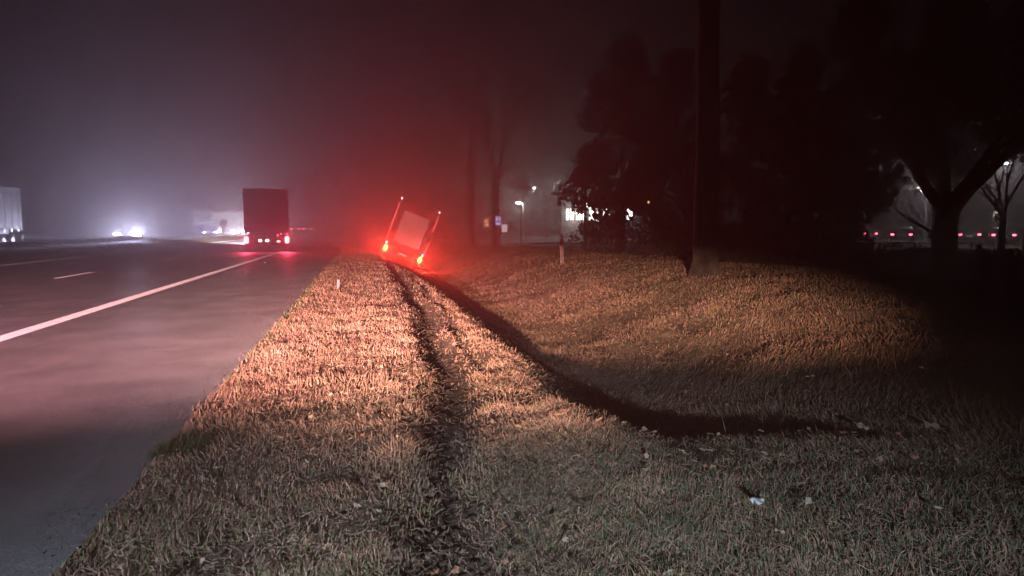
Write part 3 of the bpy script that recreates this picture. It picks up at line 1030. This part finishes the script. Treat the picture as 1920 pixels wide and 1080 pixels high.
street_lamp('bright white street lamp beside the thin tree trunk near the signs', 972, 380, 72, P_STREET, True, .5, -1)
street_lamp('faint tall street lamp above and right of the bright one', 1001, 352, 120, 350, False, 1.2, -1)
street_lamp('tallest street lamp standing left of the evergreen', 1047, 343, 110, 300, False, .8, 1)
street_lamp('low dim street lamp between the bright lamp and the lit building', 1024, 388, 105, 100, False, .8, -1)
street_lamp('pale street lamp glowing through branches at the right border', 1884, 306, 60, 520, True, 1.0, 1, col=(1.0, .88, .92))
street_lamp('street lamp glowing dimly left behind the forked tree', 1722, 352, 74, 380, False, 1.0, -1, col=(1.0, .82, .90))
street_lamp('warm little lamp on a pole above the parked cars at right', 1873, 399, 64, 25, False, .6, 1, col=(1.0, .8, .5))
for lab, px, py, d in (('tiny amber lamp on a thin pole left of the thick trunk', 1216, 379, 35.5), ('tiny amber lamp on a thin pole right of the thick trunk', 1343, 379, 31.0)):
    p = at(px, py, d)
    g = hz(p.x, p.y)
    t = thing('post_lamp', lab, 'lamp', (p.x, p.y, g))
    MB().tube([(0, 0, -.1), (0, 0, p.z - g - .06)], [.022, .016], 8).build('pole', M['dark'], t)
    MB().tube([(0, 0, p.z - g - .06), (0, 0, p.z - g + .05)], [.04, .05], 10).build('lens', M['e_amber'], t)
    MB().tube([(0, 0, p.z - g + .051), (0, 0, p.z - g + .09)], [.075, .02], 10).build('cap', M['dark'], t)

# service building with lit windows
p = at(1060, 402, 92)
bd = thing('service_building', 'low rest area building with a row of bright windows behind the evergreen', 'building', (p.x, p.y, 0), (0, 0, math.radians(-14)))
MB().box(-.5, 12.5, .06, 8, 0, 5.2).build('wall', M['concrete'], bd)
MB().box(-.9, 12.9, -.4, 8.4, 5.2, 5.5, .05).build('roof', M['dark'], bd)
for k in range(16):
    x0 = .05 + k * .52 + (.25 if k % 3 == 2 else 0)
    fr = MB().box(x0, x0 + .46, .0, .058, 2.25, 3.75, .01).build('window', M['dark'], bd)
    MB().box(x0 + .04, x0 + .42, -.012, -.002, 2.31, 3.69).build('pane', M['e_window'], fr)
for k, (x0, z0, w_, h_) in enumerate(((2.6, 3.9, .8, .9), (3.9, 4.3, .5, .8), (3.3, 2.0, 1.2, .2))):
    pass
MB().box(7.6, 8.6, .02, .058, 0, 2.2, .01).build('door', M['dark'], bd)
lamp('window_light', 'POINT', 160, (1.0, .92, .88), (1.2, -1.0, 3.0), bd, .3)

# pale noise barrier far along the road
p0, p1 = at(546, 440, 165), at(640, 440, 172)
bw = thing('noise_barrier', 'pale concrete noise barrier far along the road behind the distant cars', 'wall', (p0.x, p0.y, 0), (0, 0, math.atan2(p1.y - p0.y, p1.x - p0.x)))
Lb = (p1 - p0).length
for k in range(5):
    MB().box(k * Lb / 5 + .03, (k + 1) * Lb / 5 - .03, 0, .2, 0, 4.6, .02).build('wall_panel', M['concrete'], bw)
for k in range(6):
    MB().box(k * Lb / 5 - .12, k * Lb / 5 + .12, .21, .4, 0, 4.75, .02).build('post', M['steel'], bw)

# ------------------------------------------------------------------ trees


def branch_tree(root, hgt, r0, fork, seed, spread=.55, levels=5, up=.25, nb=3, twig=True, lean=(0, 0), mats=None, low=None):
    """bare tree: trunk up to the fork, then limbs; returns limb ends"""
    rd = random.Random(seed)
    tr, br = MB(), MB()
    ends = []
    pts, rad = [], []
    for i in range(9):
        q = (0, .06, .14, .28, .42, .56, .7, .85, 1)[i]
        pts.append(Vector((lean[0] * q * fork + rd.uniform(-.04, .04) * r0 * 3, lean[1] * q * fork, fork * q - .2)))
        rad.append(r0 * (1.5 if i == 0 else 1.05 - .25 * q))
    tr.tube(pts, rad, 14)

    def grow(p, d, L, r, lv):
        n = 4
        q = [p]
        dd = d.copy()
        for i in range(n):
            dd = (dd + Vector((rd.gauss(0, .16), rd.gauss(0, .16), rd.gauss(0, .10) + up * .25))).normalized()
            q.append(q[-1] + dd * L / n)
        rr = [r * (1 - .5 * i / n) for i in range(n + 1)]
        br.tube(q, rr, 7 if r > .05 else (5 if r > .02 else 3), cap=False)
        ends.append(q[-1])
        if lv <= 0:
            return
        k = nb + (1 if rd.random() < .5 else 0)
        for j in range(k):
            i = rd.choice((2, 3, 4)) if j else 4
            ax = dd.orthogonal().normalized()
            ax.rotate(Matrix.Rotation(rd.uniform(0, 2 * PI), 3, dd))
            nd = (dd + ax * rd.uniform(.35, .95) * (spread / .55)).normalized()
            grow(q[i], nd, L * rd.uniform(.58, .85), max(rr[i] * rd.uniform(.5, .75), .006), lv - 1)

    top = pts[-1]
    k = nb + 2
    for j in range(k):
        a = 2 * PI * j / k + rd.uniform(-.3, .3)
        d = Vector((math.cos(a) * spread, math.sin(a) * spread, rd.uniform(.6, 1.1))).normalized()
        grow(top - Vector((0, 0, rd.uniform(0, .25) * fork)), d, hgt * .30 * rd.uniform(.8, 1.15), r0 * rd.uniform(.42, .62), levels - 1)
    if low:
        for j in range(low):
            a = rd.uniform(0, 2 * PI)
            d = Vector((math.cos(a), math.sin(a), rd.uniform(.0, .35))).normalized()
            z = rd.uniform(.45, .95)
            grow(pts[0].lerp(top, z), d, hgt * .17, r0 * .16, levels - 2)
    tr.build('trunk', M['bark'], root, smooth=True)
    br.build('crown', M['bark'], root)
    return ends


def leaf_cloud(root, name, centres, m, per, size, squash=1.0):
    """many small leaf faces spread round a list of (centre, radius)"""
    P, R = [], []
    for c, r in centres:
        n = max(8, int(per * r * r))
        d = rng.normal(0, 1, (n, 3))
        d /= np.linalg.norm(d, axis=1)[:, None]
        q = d * (r * rng.random(n)[:, None] ** .45)
        q[:, 2] *= squash
        P.append(q + np.array(c))
    P = np.concatenate(P)
    n = len(P)
    a = rng.normal(0, 1, (n, 3))
    a /= np.linalg.norm(a, axis=1)[:, None]
    b = rng.normal(0, 1, (n, 3))
    b -= a * (a * b).sum(1)[:, None]
    b /= np.linalg.norm(b, axis=1)[:, None]
    s = size * rng.uniform(.5, 1.3, n)[:, None]
    V = np.stack([P - a * s * .5, P + b * s * .28, P + a * s * .5, P - b * s * .28], 1).reshape(-1, 3)
    F = 4 * np.arange(n)[:, None] + np.arange(4)[None]
    return np_mesh(name, V, F, m, parent=root)


def evergreen(label, px, d, hgt, rad, seed, base=1.2, group='dark evergreens on the right', m=None, per=75, size=.42, lopsided=0.0, nm='evergreen_tree', dens=1.0, py=450):
    p = at(px, py, d)
    g = hz(p.x, p.y)
    rd = random.Random(seed)
    t = thing(nm, label, 'tree', (p.x, p.y, g), (0, 0, 0), group)
    MB().tube([(0, 0, -.2), (rd.uniform(-.1, .1), 0, hgt * .5), (rd.uniform(-.2, .2), 0, hgt * .95)], [rad * .055, rad * .04, .03], 9).build('trunk', M['bark'], t)
    cs = []
    n = int(46 * dens)
    for i in range(n):
        q = (i + rd.random()) / n
        z = base + (hgt - base) * q
        w = rad * (math.sin(PI * min(1, .18 + q * .86)) ** .7) * rd.uniform(.55, 1.0)
        a = rd.uniform(0, 2 * PI)
        rr = rd.uniform(.35, .95) * (hgt * .085 + .35)
        k = max(0, w - rr * .5)
        cs.append(((math.cos(a) * k + lopsided * (q - .5), math.sin(a) * k, z), rr))
    leaf_cloud(t, 'crown', cs, m or M['needles'], per, size, .75)
    return t


# the thick straight trunk on the right bank and its bare crown
p = at(1321, 497, 18.6)
t = thing('tall_tree', 'thick straight tree trunk rising from the right bank out of the picture', 'tree', (p.x, p.y, hz(p.x, p.y)))
branch_tree(t, 10, .295, 10.2, 3, .6, 5, .3, 3)

# forked tree
p = at(1771, 468, 25)
t = thing('forked_tree', 'dark tree with wide forking limbs between the red lit parked cars', 'tree', (p.x, p.y, hz(p.x, p.y)))
branch_tree(t, 13, .40, 2.3, 11, .75, 6, .2, 3, low=2)
p = at(1878, 452, 34)
t = thing('bare_tree', 'slender bare tree silhouetted against the pale glow at the right border', 'tree', (p.x, p.y, hz(p.x, p.y)))
branch_tree(t, 8.5, .16, 2.6, 15, .5, 5, .3, 3, low=3)

# bare trees in the red haze behind the truck
for i, (px, d, h_, r_, fk, lab) in enumerate((
        (884, 54, 14, .22, 5.0, 'bare tree in the red haze just right of the tilted truck'),
        (930, 53, 15, .28, 5.5, 'bare tree behind the blue sign in the red haze'),
        (845, 78, 14, .18, 4.0, 'bare tree standing directly behind the tilted truck'),
        (1024, 88, 12, .2, 4.0, 'bare tree between the bright lamp and the lit building'))):
    p = at(px, 446, d)
    t = thing('bare_tree', lab, 'tree', (p.x, p.y, hz(p.x, p.y)), group='bare trees by the exit')
    branch_tree(t, h_, r_, fk, 21 + i, .42, 5, .35, 3)
# thin tree beside the bright lamp with a small crown
p = at(977, 447, 66)
t = thing('young_tree', 'thin young tree with a small dark crown beside the bright street lamp', 'tree', (p.x, p.y, hz(p.x, p.y)))
MB().tube([(0, 0, -.1), (.03, 0, 2), (.06, 0, 4.6)], [.13, .10, .05], 8).build('trunk', M['bark'], t)
leaf_cloud(t, 'crown', [((.1, 0, 4.9), .75), ((.55, .2, 4.7), .6), ((-.4, -.2, 5.3), .7), ((.3, .3, 5.6), .7)], M['dry_leaves'], 150, .3)

evergreen('tall evergreen with a ragged outline left of the thick trunk', 1168, 42, 11.6, 3.3, 1, 2.2, per=95, dens=1.5)
evergreen('evergreen standing between the ragged one and the thick trunk', 1262, 40, 10.4, 2.8, 2, 1.5, per=95, dens=1.3)
evergreen('low spreading evergreen reaching left towards the lit building', 1098, 47, 6.5, 2.2, 3, 2.6, per=80, dens=.8)
evergreen('dark evergreen just right of the thick trunk', 1400, 36, 9.2, 3.0, 4, .6, per=95, dens=1.4)
evergreen('broad dark evergreen in the middle of the right hand wood', 1500, 33, 9.2, 3.0, 5, .5, per=95, dens=1.4)
evergreen('tall dark evergreen left of the forked tree', 1600, 36, 12.0, 3.1, 6, 2.4, per=95, dens=1.4)
evergreen('dark evergreen rising behind the forked tree', 1752, 44, 14.5, 3.6, 7, 4.6, per=80, dens=1.3)
evergreen('evergreen behind the right side of the forked tree', 1790, 46, 15, 3.8, 8, 5.2, per=80, dens=1.2)
evergreen('evergreen towering at the right border', 1925, 38, 13.5, 3.2, 9, 5.2, per=80, dens=1.2)
# undergrowth, one bush each
for i, (px, d, hh, rr) in enumerate(((1110, 50, 2.6, 1.6), (1160, 40, 2.4, 1.7), (1230, 37, 2.2, 1.6), (1290, 33, 2.0, 1.6), (1365, 30, 1.9, 1.6), (1430, 28, 2.0, 1.7),
                                     (1500, 26, 2.1, 1.8), (1570, 26, 1.5, 1.6), (1625, 28, .7, 1.2), (1700, 29, .55, 1.2), (1840, 28, .5, 1.2), (1905, 24, .6, 1.2))):
    lab = ['bush at the foot of the lit building', 'bush under the ragged evergreen', 'bush below the gap left of the thick trunk', 'bush hard against the left of the thick trunk',
           'bush hard against the right of the thick trunk', 'bush under the dark evergreen right of the trunk', 'bush in the middle of the dark wood', 'bush left of the parked cars',
           'low bush in front of the leftmost parked car', 'low bush in front of the parked car left of the forked tree', 'low bush in front of the parked car right of the forked tree',
           'low bush at the right border'][i]
    p = at(px, 455, d)
    t = thing('bush', 'dark ' + lab, 'bush', (p.x, p.y, hz(p.x, p.y)), group='undergrowth along the edge of the wood')
    rd = random.Random(50 + i)
    st = MB()
    cs = []
    for k in range(9):
        a, q = rd.uniform(0, 2 * PI), rd.uniform(0, .75) * rr
        c = (math.cos(a) * q, math.sin(a) * q, rd.uniform(.3, .8) * hh)
        cs.append((c, rd.uniform(.3, .55) * rr))
        st.tube([(0, 0, -.1), (c[0] * .5, c[1] * .5, c[2] * .6), c], [.03, .02, .008], 4)
    st.build('stem', M['bark'], t)
    leaf_cloud(t, 'foliage', cs, M['dry_leaves'] if i % 3 else M['needles'], 160, .26, .8)

# small lit lamps seen through the evergreen beside the building
for i, (px, py, w_, h_, m_, lab) in enumerate((
        (1102, 384, .75, .85, 'e_window', 'bright lit panel glinting through twigs right of the lit windows'),
        (1119, 374, .4, .75, 'e_window', 'topmost bright lit panel among the twigs of the evergreen'),
        (1118, 414, 1.1, .28, 'e_lampdim', 'low slanting lit panel under the bright ones in the twigs'))):
    p = at(px, py, 88)
    t = thing('lit_sign', lab, 'sign', (p.x, p.y, 0), (0, (.35, .3, -.5)[i] * 0, math.radians(-12)), 'lit panels of the rest area')
    z = p.z
    MB().tube([(0, .1, -.1), (0, .1, z + h_ / 2)], .05, 6).build('post', M['dark'], t)
    cs = MB().box(-w_ / 2 - .04, w_ / 2 + .04, 0, .09, z - h_ / 2 - .04, z + h_ / 2 + .04, .01).build('case', M['dark'], t)
    MB().box(-w_ / 2, w_ / 2, -.012, -.002, z - h_ / 2, z + h_ / 2).build('face', M[m_], cs)

# ------------------------------------------------------------------ leaves, litter, mud


def leaf_mesh(seed, m):
    rd = random.Random(seed)
    n = 11
    v = [(0, 0, .012)]
    for i in range(n):
        a = 2 * PI * i / n
        r = (1.0 if i % 2 == 0 else .55) * rd.uniform(.75, 1.1) * .5
        v.append((math.cos(a) * r * .8, math.sin(a) * r, rd.uniform(-.02, .16)))
    st = len(v)
    v += [(.012, -.5, .05), (-.012, -.5, .05), (0.0, -.85, .12)]
    f = [(0, 1 + i, 1 + (i + 1) % n) for i in range(n)] + [(st, st + 1, st + 2)]
    b = MB().add(v, f)
    return b.mesh('fallen_leaf', m)


LM = [leaf_mesh(i, M[('leaf', 'leaf_pale', 'leaf_red', 'leaf', 'leaf_pale')[i % 5]]) for i in range(10)]
TONE = ['brown', 'pale tan', 'reddish', 'brown', 'pale tan']


def put_leaf(x, y, s, mi, label, group, dz=.02):
    o = bpy.data.objects.new('fallen_leaf', LM[mi])
    C.objects.link(o)
    o.location = (x, y, hz(x, y) + dz)
    o.rotation_euler = (rng.normal(0, .35), rng.normal(0, .35), rng.uniform(0, 6.28))
    o.scale = (s, s, s)
    tag(o, label, 'leaf', group)


for i in range(230):
    k = i % 3
    mi = int(rng.integers(0, 10))
    tone = TONE[mi % 5]
    if k == 0:
        y = 2.5 + 8.0 * rng.random() ** 1.6
        x = float(rut_x(y)) + rng.normal(0, .22)
        put_leaf(x, y, rng.uniform(.032, .066), mi, f'small {tone} fallen leaf lying in the muddy wheel track', f'{tone} leaves in the wheel track', .015)
    elif k == 1:
        y = rng.uniform(2.4, 5.2)
        x = rng.uniform(.8, 4.2)
        put_leaf(x, y, rng.uniform(.04, .078), mi, f'{tone} fallen leaf lying on the short grass right of the wheel track', f'{tone} leaves on the short grass', .075)
    else:
        y = rng.uniform(2.5, 7.5)
        x = rng.uniform(-.9, .4)
        put_leaf(x, y, rng.uniform(.03, .06), mi, f'{tone} fallen leaf lying on the straw verge left of the wheel track', f'{tone} leaves on the verge', .075)
for i in range(50):
    x, y = rng.uniform(2.8, 7.0), rng.uniform(6, 13)
    mi = int(rng.integers(0, 10))
    put_leaf(x, y, rng.uniform(.05, .085), mi, f'{TONE[mi % 5]} fallen leaf caught in the long grass of the far bank', f'{TONE[mi % 5]} leaves on the far bank', .14)


def ground_hit(px, py, lift=0.0):
    lo, hi = 1.0, 80.0
    for _ in range(50):
        m_ = (lo + hi) / 2
        p = at(px, py, m_)
        if p.z > hz(p.x, p.y) + lift:
            lo = m_
        else:
            hi = m_
    return at(px, py, lo)


def crumpled(name, label, px, py, w, d, h, m, cat, seed, lift=.05, rz=0.0):
    p = ground_hit(px, py, lift)
    rd = random.Random(seed)
    n, v, f = 6, [], []
    for j in range(4):
        for i in range(n):
            v.append(((i / (n - 1) - .5) * w + rd.uniform(-.06, .06) * w, (j / 3 - .5) * d + rd.uniform(-.1, .1) * d, rd.uniform(0, 1) * h))
    for j in range(3):
        for i in range(n - 1):
            f.append((j * n + i, j * n + i + 1, (j + 1) * n + i + 1, (j + 1) * n + i))
    o = MB().add(v, f).build(name, m, loc=p)
    md = o.modifiers.new('thickness', 'SOLIDIFY')
    md.thickness = .002
    sb = o.modifiers.new('softness', 'SUBSURF')
    sb.levels = sb.render_levels = 2
    o.rotation_euler = (.25, .2, rz)
    return tag(o, label, cat)


crumpled('paper_scrap', 'crumpled white paper scrap on the short grass at lower right', 1418, 946, .12, .045, .05, M['white'], 'litter', 1, .07, .5)
crumpled('plastic_bag', 'pale crumpled bag lying in the long grass at the right', 1745, 803, .13, .08, .05, M['leaf_pale'], 'litter', 2, .08)
crumpled('plastic_bag', 'small pale bag in the dark grass by the right border', 1882, 726, .11, .08, .05, M['leaf_pale'], 'litter', 3, .08)
crumpled('paper_scrap', 'dull paper scrap in the long grass of the ditch', 1612, 802, .10, .1, .05, M['leaf_pale'], 'litter', 4, .1)
crumpled('paper_scrap', 'tiny pale scrap on the asphalt near the verge', 447, 585, .09, .05, .02, M['white'], 'litter', 5, .005)
crumpled('paper_scrap', 'tiny light scrap on the asphalt at lower left', 165, 848, .035, .03, .012, M['white'], 'litter', 6, .005)
crumpled('leaf_scrap', 'small dark leaf lying on the asphalt beside the white line', 262, 738, .04, .03, .01, M['leaf'], 'leaf', 7, .005)


def clod(label, px, py, s, seed):
    p = ground_hit(px, py, .0)
    rd = random.Random(seed)
    import bmesh
    bm = bmesh.new()
    bmesh.ops.create_icosphere(bm, subdivisions=2, radius=1)
    for v in bm.verts:
        k = 1 + rd.uniform(-.28, .28)
        v.co = Vector((v.co.x * s * k, v.co.y * s * .8 * k, v.co.z * s * .5 * k))
    me = bpy.data.meshes.new('mud_clod')
    bm.to_mesh(me)
    bm.free()
    me.materials.append(M['mud'])
    o = bpy.data.objects.new('mud_clod', me)
    C.objects.link(o)
    o.location = p + Vector((0, 0, s * .15))
    o.rotation_euler = (0, 0, rd.uniform(0, 6))
    tag(o, label, 'mud')


clod('dark mud clod on the straw verge left of the wheel track', 712, 790, .085, 1)
clod('smaller mud clod beside the wheel track higher up', 722, 748, .06, 2)
clod('mud clod thrown up at the edge of the wheel track', 805, 640, .11, 3)
clod('mud clod lying in the near part of the wheel track', 850, 870, .05, 4)
# churned mud crumbs along the wheel track
n = 5200
y = 2.3 * (26 / 2.3) ** rng.random(n)
x = rut_x(y) + rng.normal(0, .24, n) + np.where(rng.random(n) < .3, rng.uniform(-.45, .5, n), 0)
sz = (.006 + .028 * rng.random(n) ** 3) * (1 + .03 * y)
oc = np.array([(1, 0, 0), (0, 1, 0), (-1, 0, 0), (0, -1, 0), (0, 0, .7), (0, 0, -.7)])
V = oc[None] * sz[:, None, None] * rng.uniform(.5, 1.4, (n, 6, 1))
a = rng.uniform(0, 6.28, n)
V = np.stack([V[..., 0] * np.cos(a)[:, None] - V[..., 1] * np.sin(a)[:, None], V[..., 0] * np.sin(a)[:, None] + V[..., 1] * np.cos(a)[:, None], V[..., 2]], -1)
V = V + np.stack([x, y, height(x, y) + sz * .25], 1)[:, None]
F = np.array([(0, 1, 4), (1, 2, 4), (2, 3, 4), (3, 0, 4), (1, 0, 5), (2, 1, 5), (3, 2, 5), (0, 3, 5)])
tag(np_mesh('churned_mud', V.reshape(-1, 3), (6 * np.arange(n)[:, None, None] + F[None]).reshape(-1, 3), M['mud']), kind='stuff')
# grit and crumbs of soil along the edge of the asphalt
n = 700
y = 2.5 * (24 / 2.5) ** rng.random(n)
x = ROAD_X - .02 - np.abs(rng.normal(0, .16, n)) - np.where(rng.random(n) < .1, rng.uniform(0, 2.5, n), 0)
sz = (.002 + .006 * rng.random(n) ** 3) * (1 + .03 * y)
V = oc[None] * sz[:, None, None] * rng.uniform(.5, 1.4, (n, 6, 1)) + np.stack([x, y, sz * .4], 1)[:, None]
gt = lerp3((.05, .035, .025), (.34, .27, .22), rng.random(n) ** 1.6)
tag(np_mesh('road_grit', V.reshape(-1, 3), (6 * np.arange(n)[:, None, None] + F[None]).reshape(-1, 3), M['soil'], tint=np.repeat(gt, 6, 0)), kind='stuff')
# tuft of green weed at the edge of the asphalt
p = ground_hit(338, 850, 0)
t = thing('weed_tuft', 'round green weed tuft at the edge of the asphalt', 'plant', p)
n = 900
q = rng.random(n) ** .6 * .17
a = rng.uniform(0, 6.28, n)
o = blades('foliage', p.x + q * np.cos(a), p.y + q * np.sin(a), rng.uniform(.05, .15, n), np.full(n, .007), rng.uniform(.1, 1.2, n), a + rng.normal(0, .5, n),
           lerp3((.022, .03, .012), (.07, .075, .03), rng.random(n)), .6)
o.parent = t
o.location = -p
del o['kind']

# ------------------------------------------------------------------ night mist
hzm = bpy.data.materials.new('haze')
hzm.use_nodes = True
nt = hzm.node_tree
nt.nodes.clear()
o_ = nt.nodes.new('ShaderNodeOutputMaterial')
pv = nt.nodes.new('ShaderNodeVolumePrincipled')
pv.inputs['Color'].default_value = (.93, .93, .95, 1)
pv.inputs['Density'].default_value = HAZE
pv.inputs['Anisotropy'].default_value = 0.75
nt.links.new(pv.outputs[0], o_.inputs['Volume'])
try:
    hzm.cycles.volume_sampling = 'EQUIANGULAR'
    hzm.cycles.homogeneous_volume = True
except Exception:
    pass
tag(MB().box(-FAR - 6, FAR + 6, -66, FAR + 6, -4.0, 26.0).build('haze', hzm), kind='stuff')
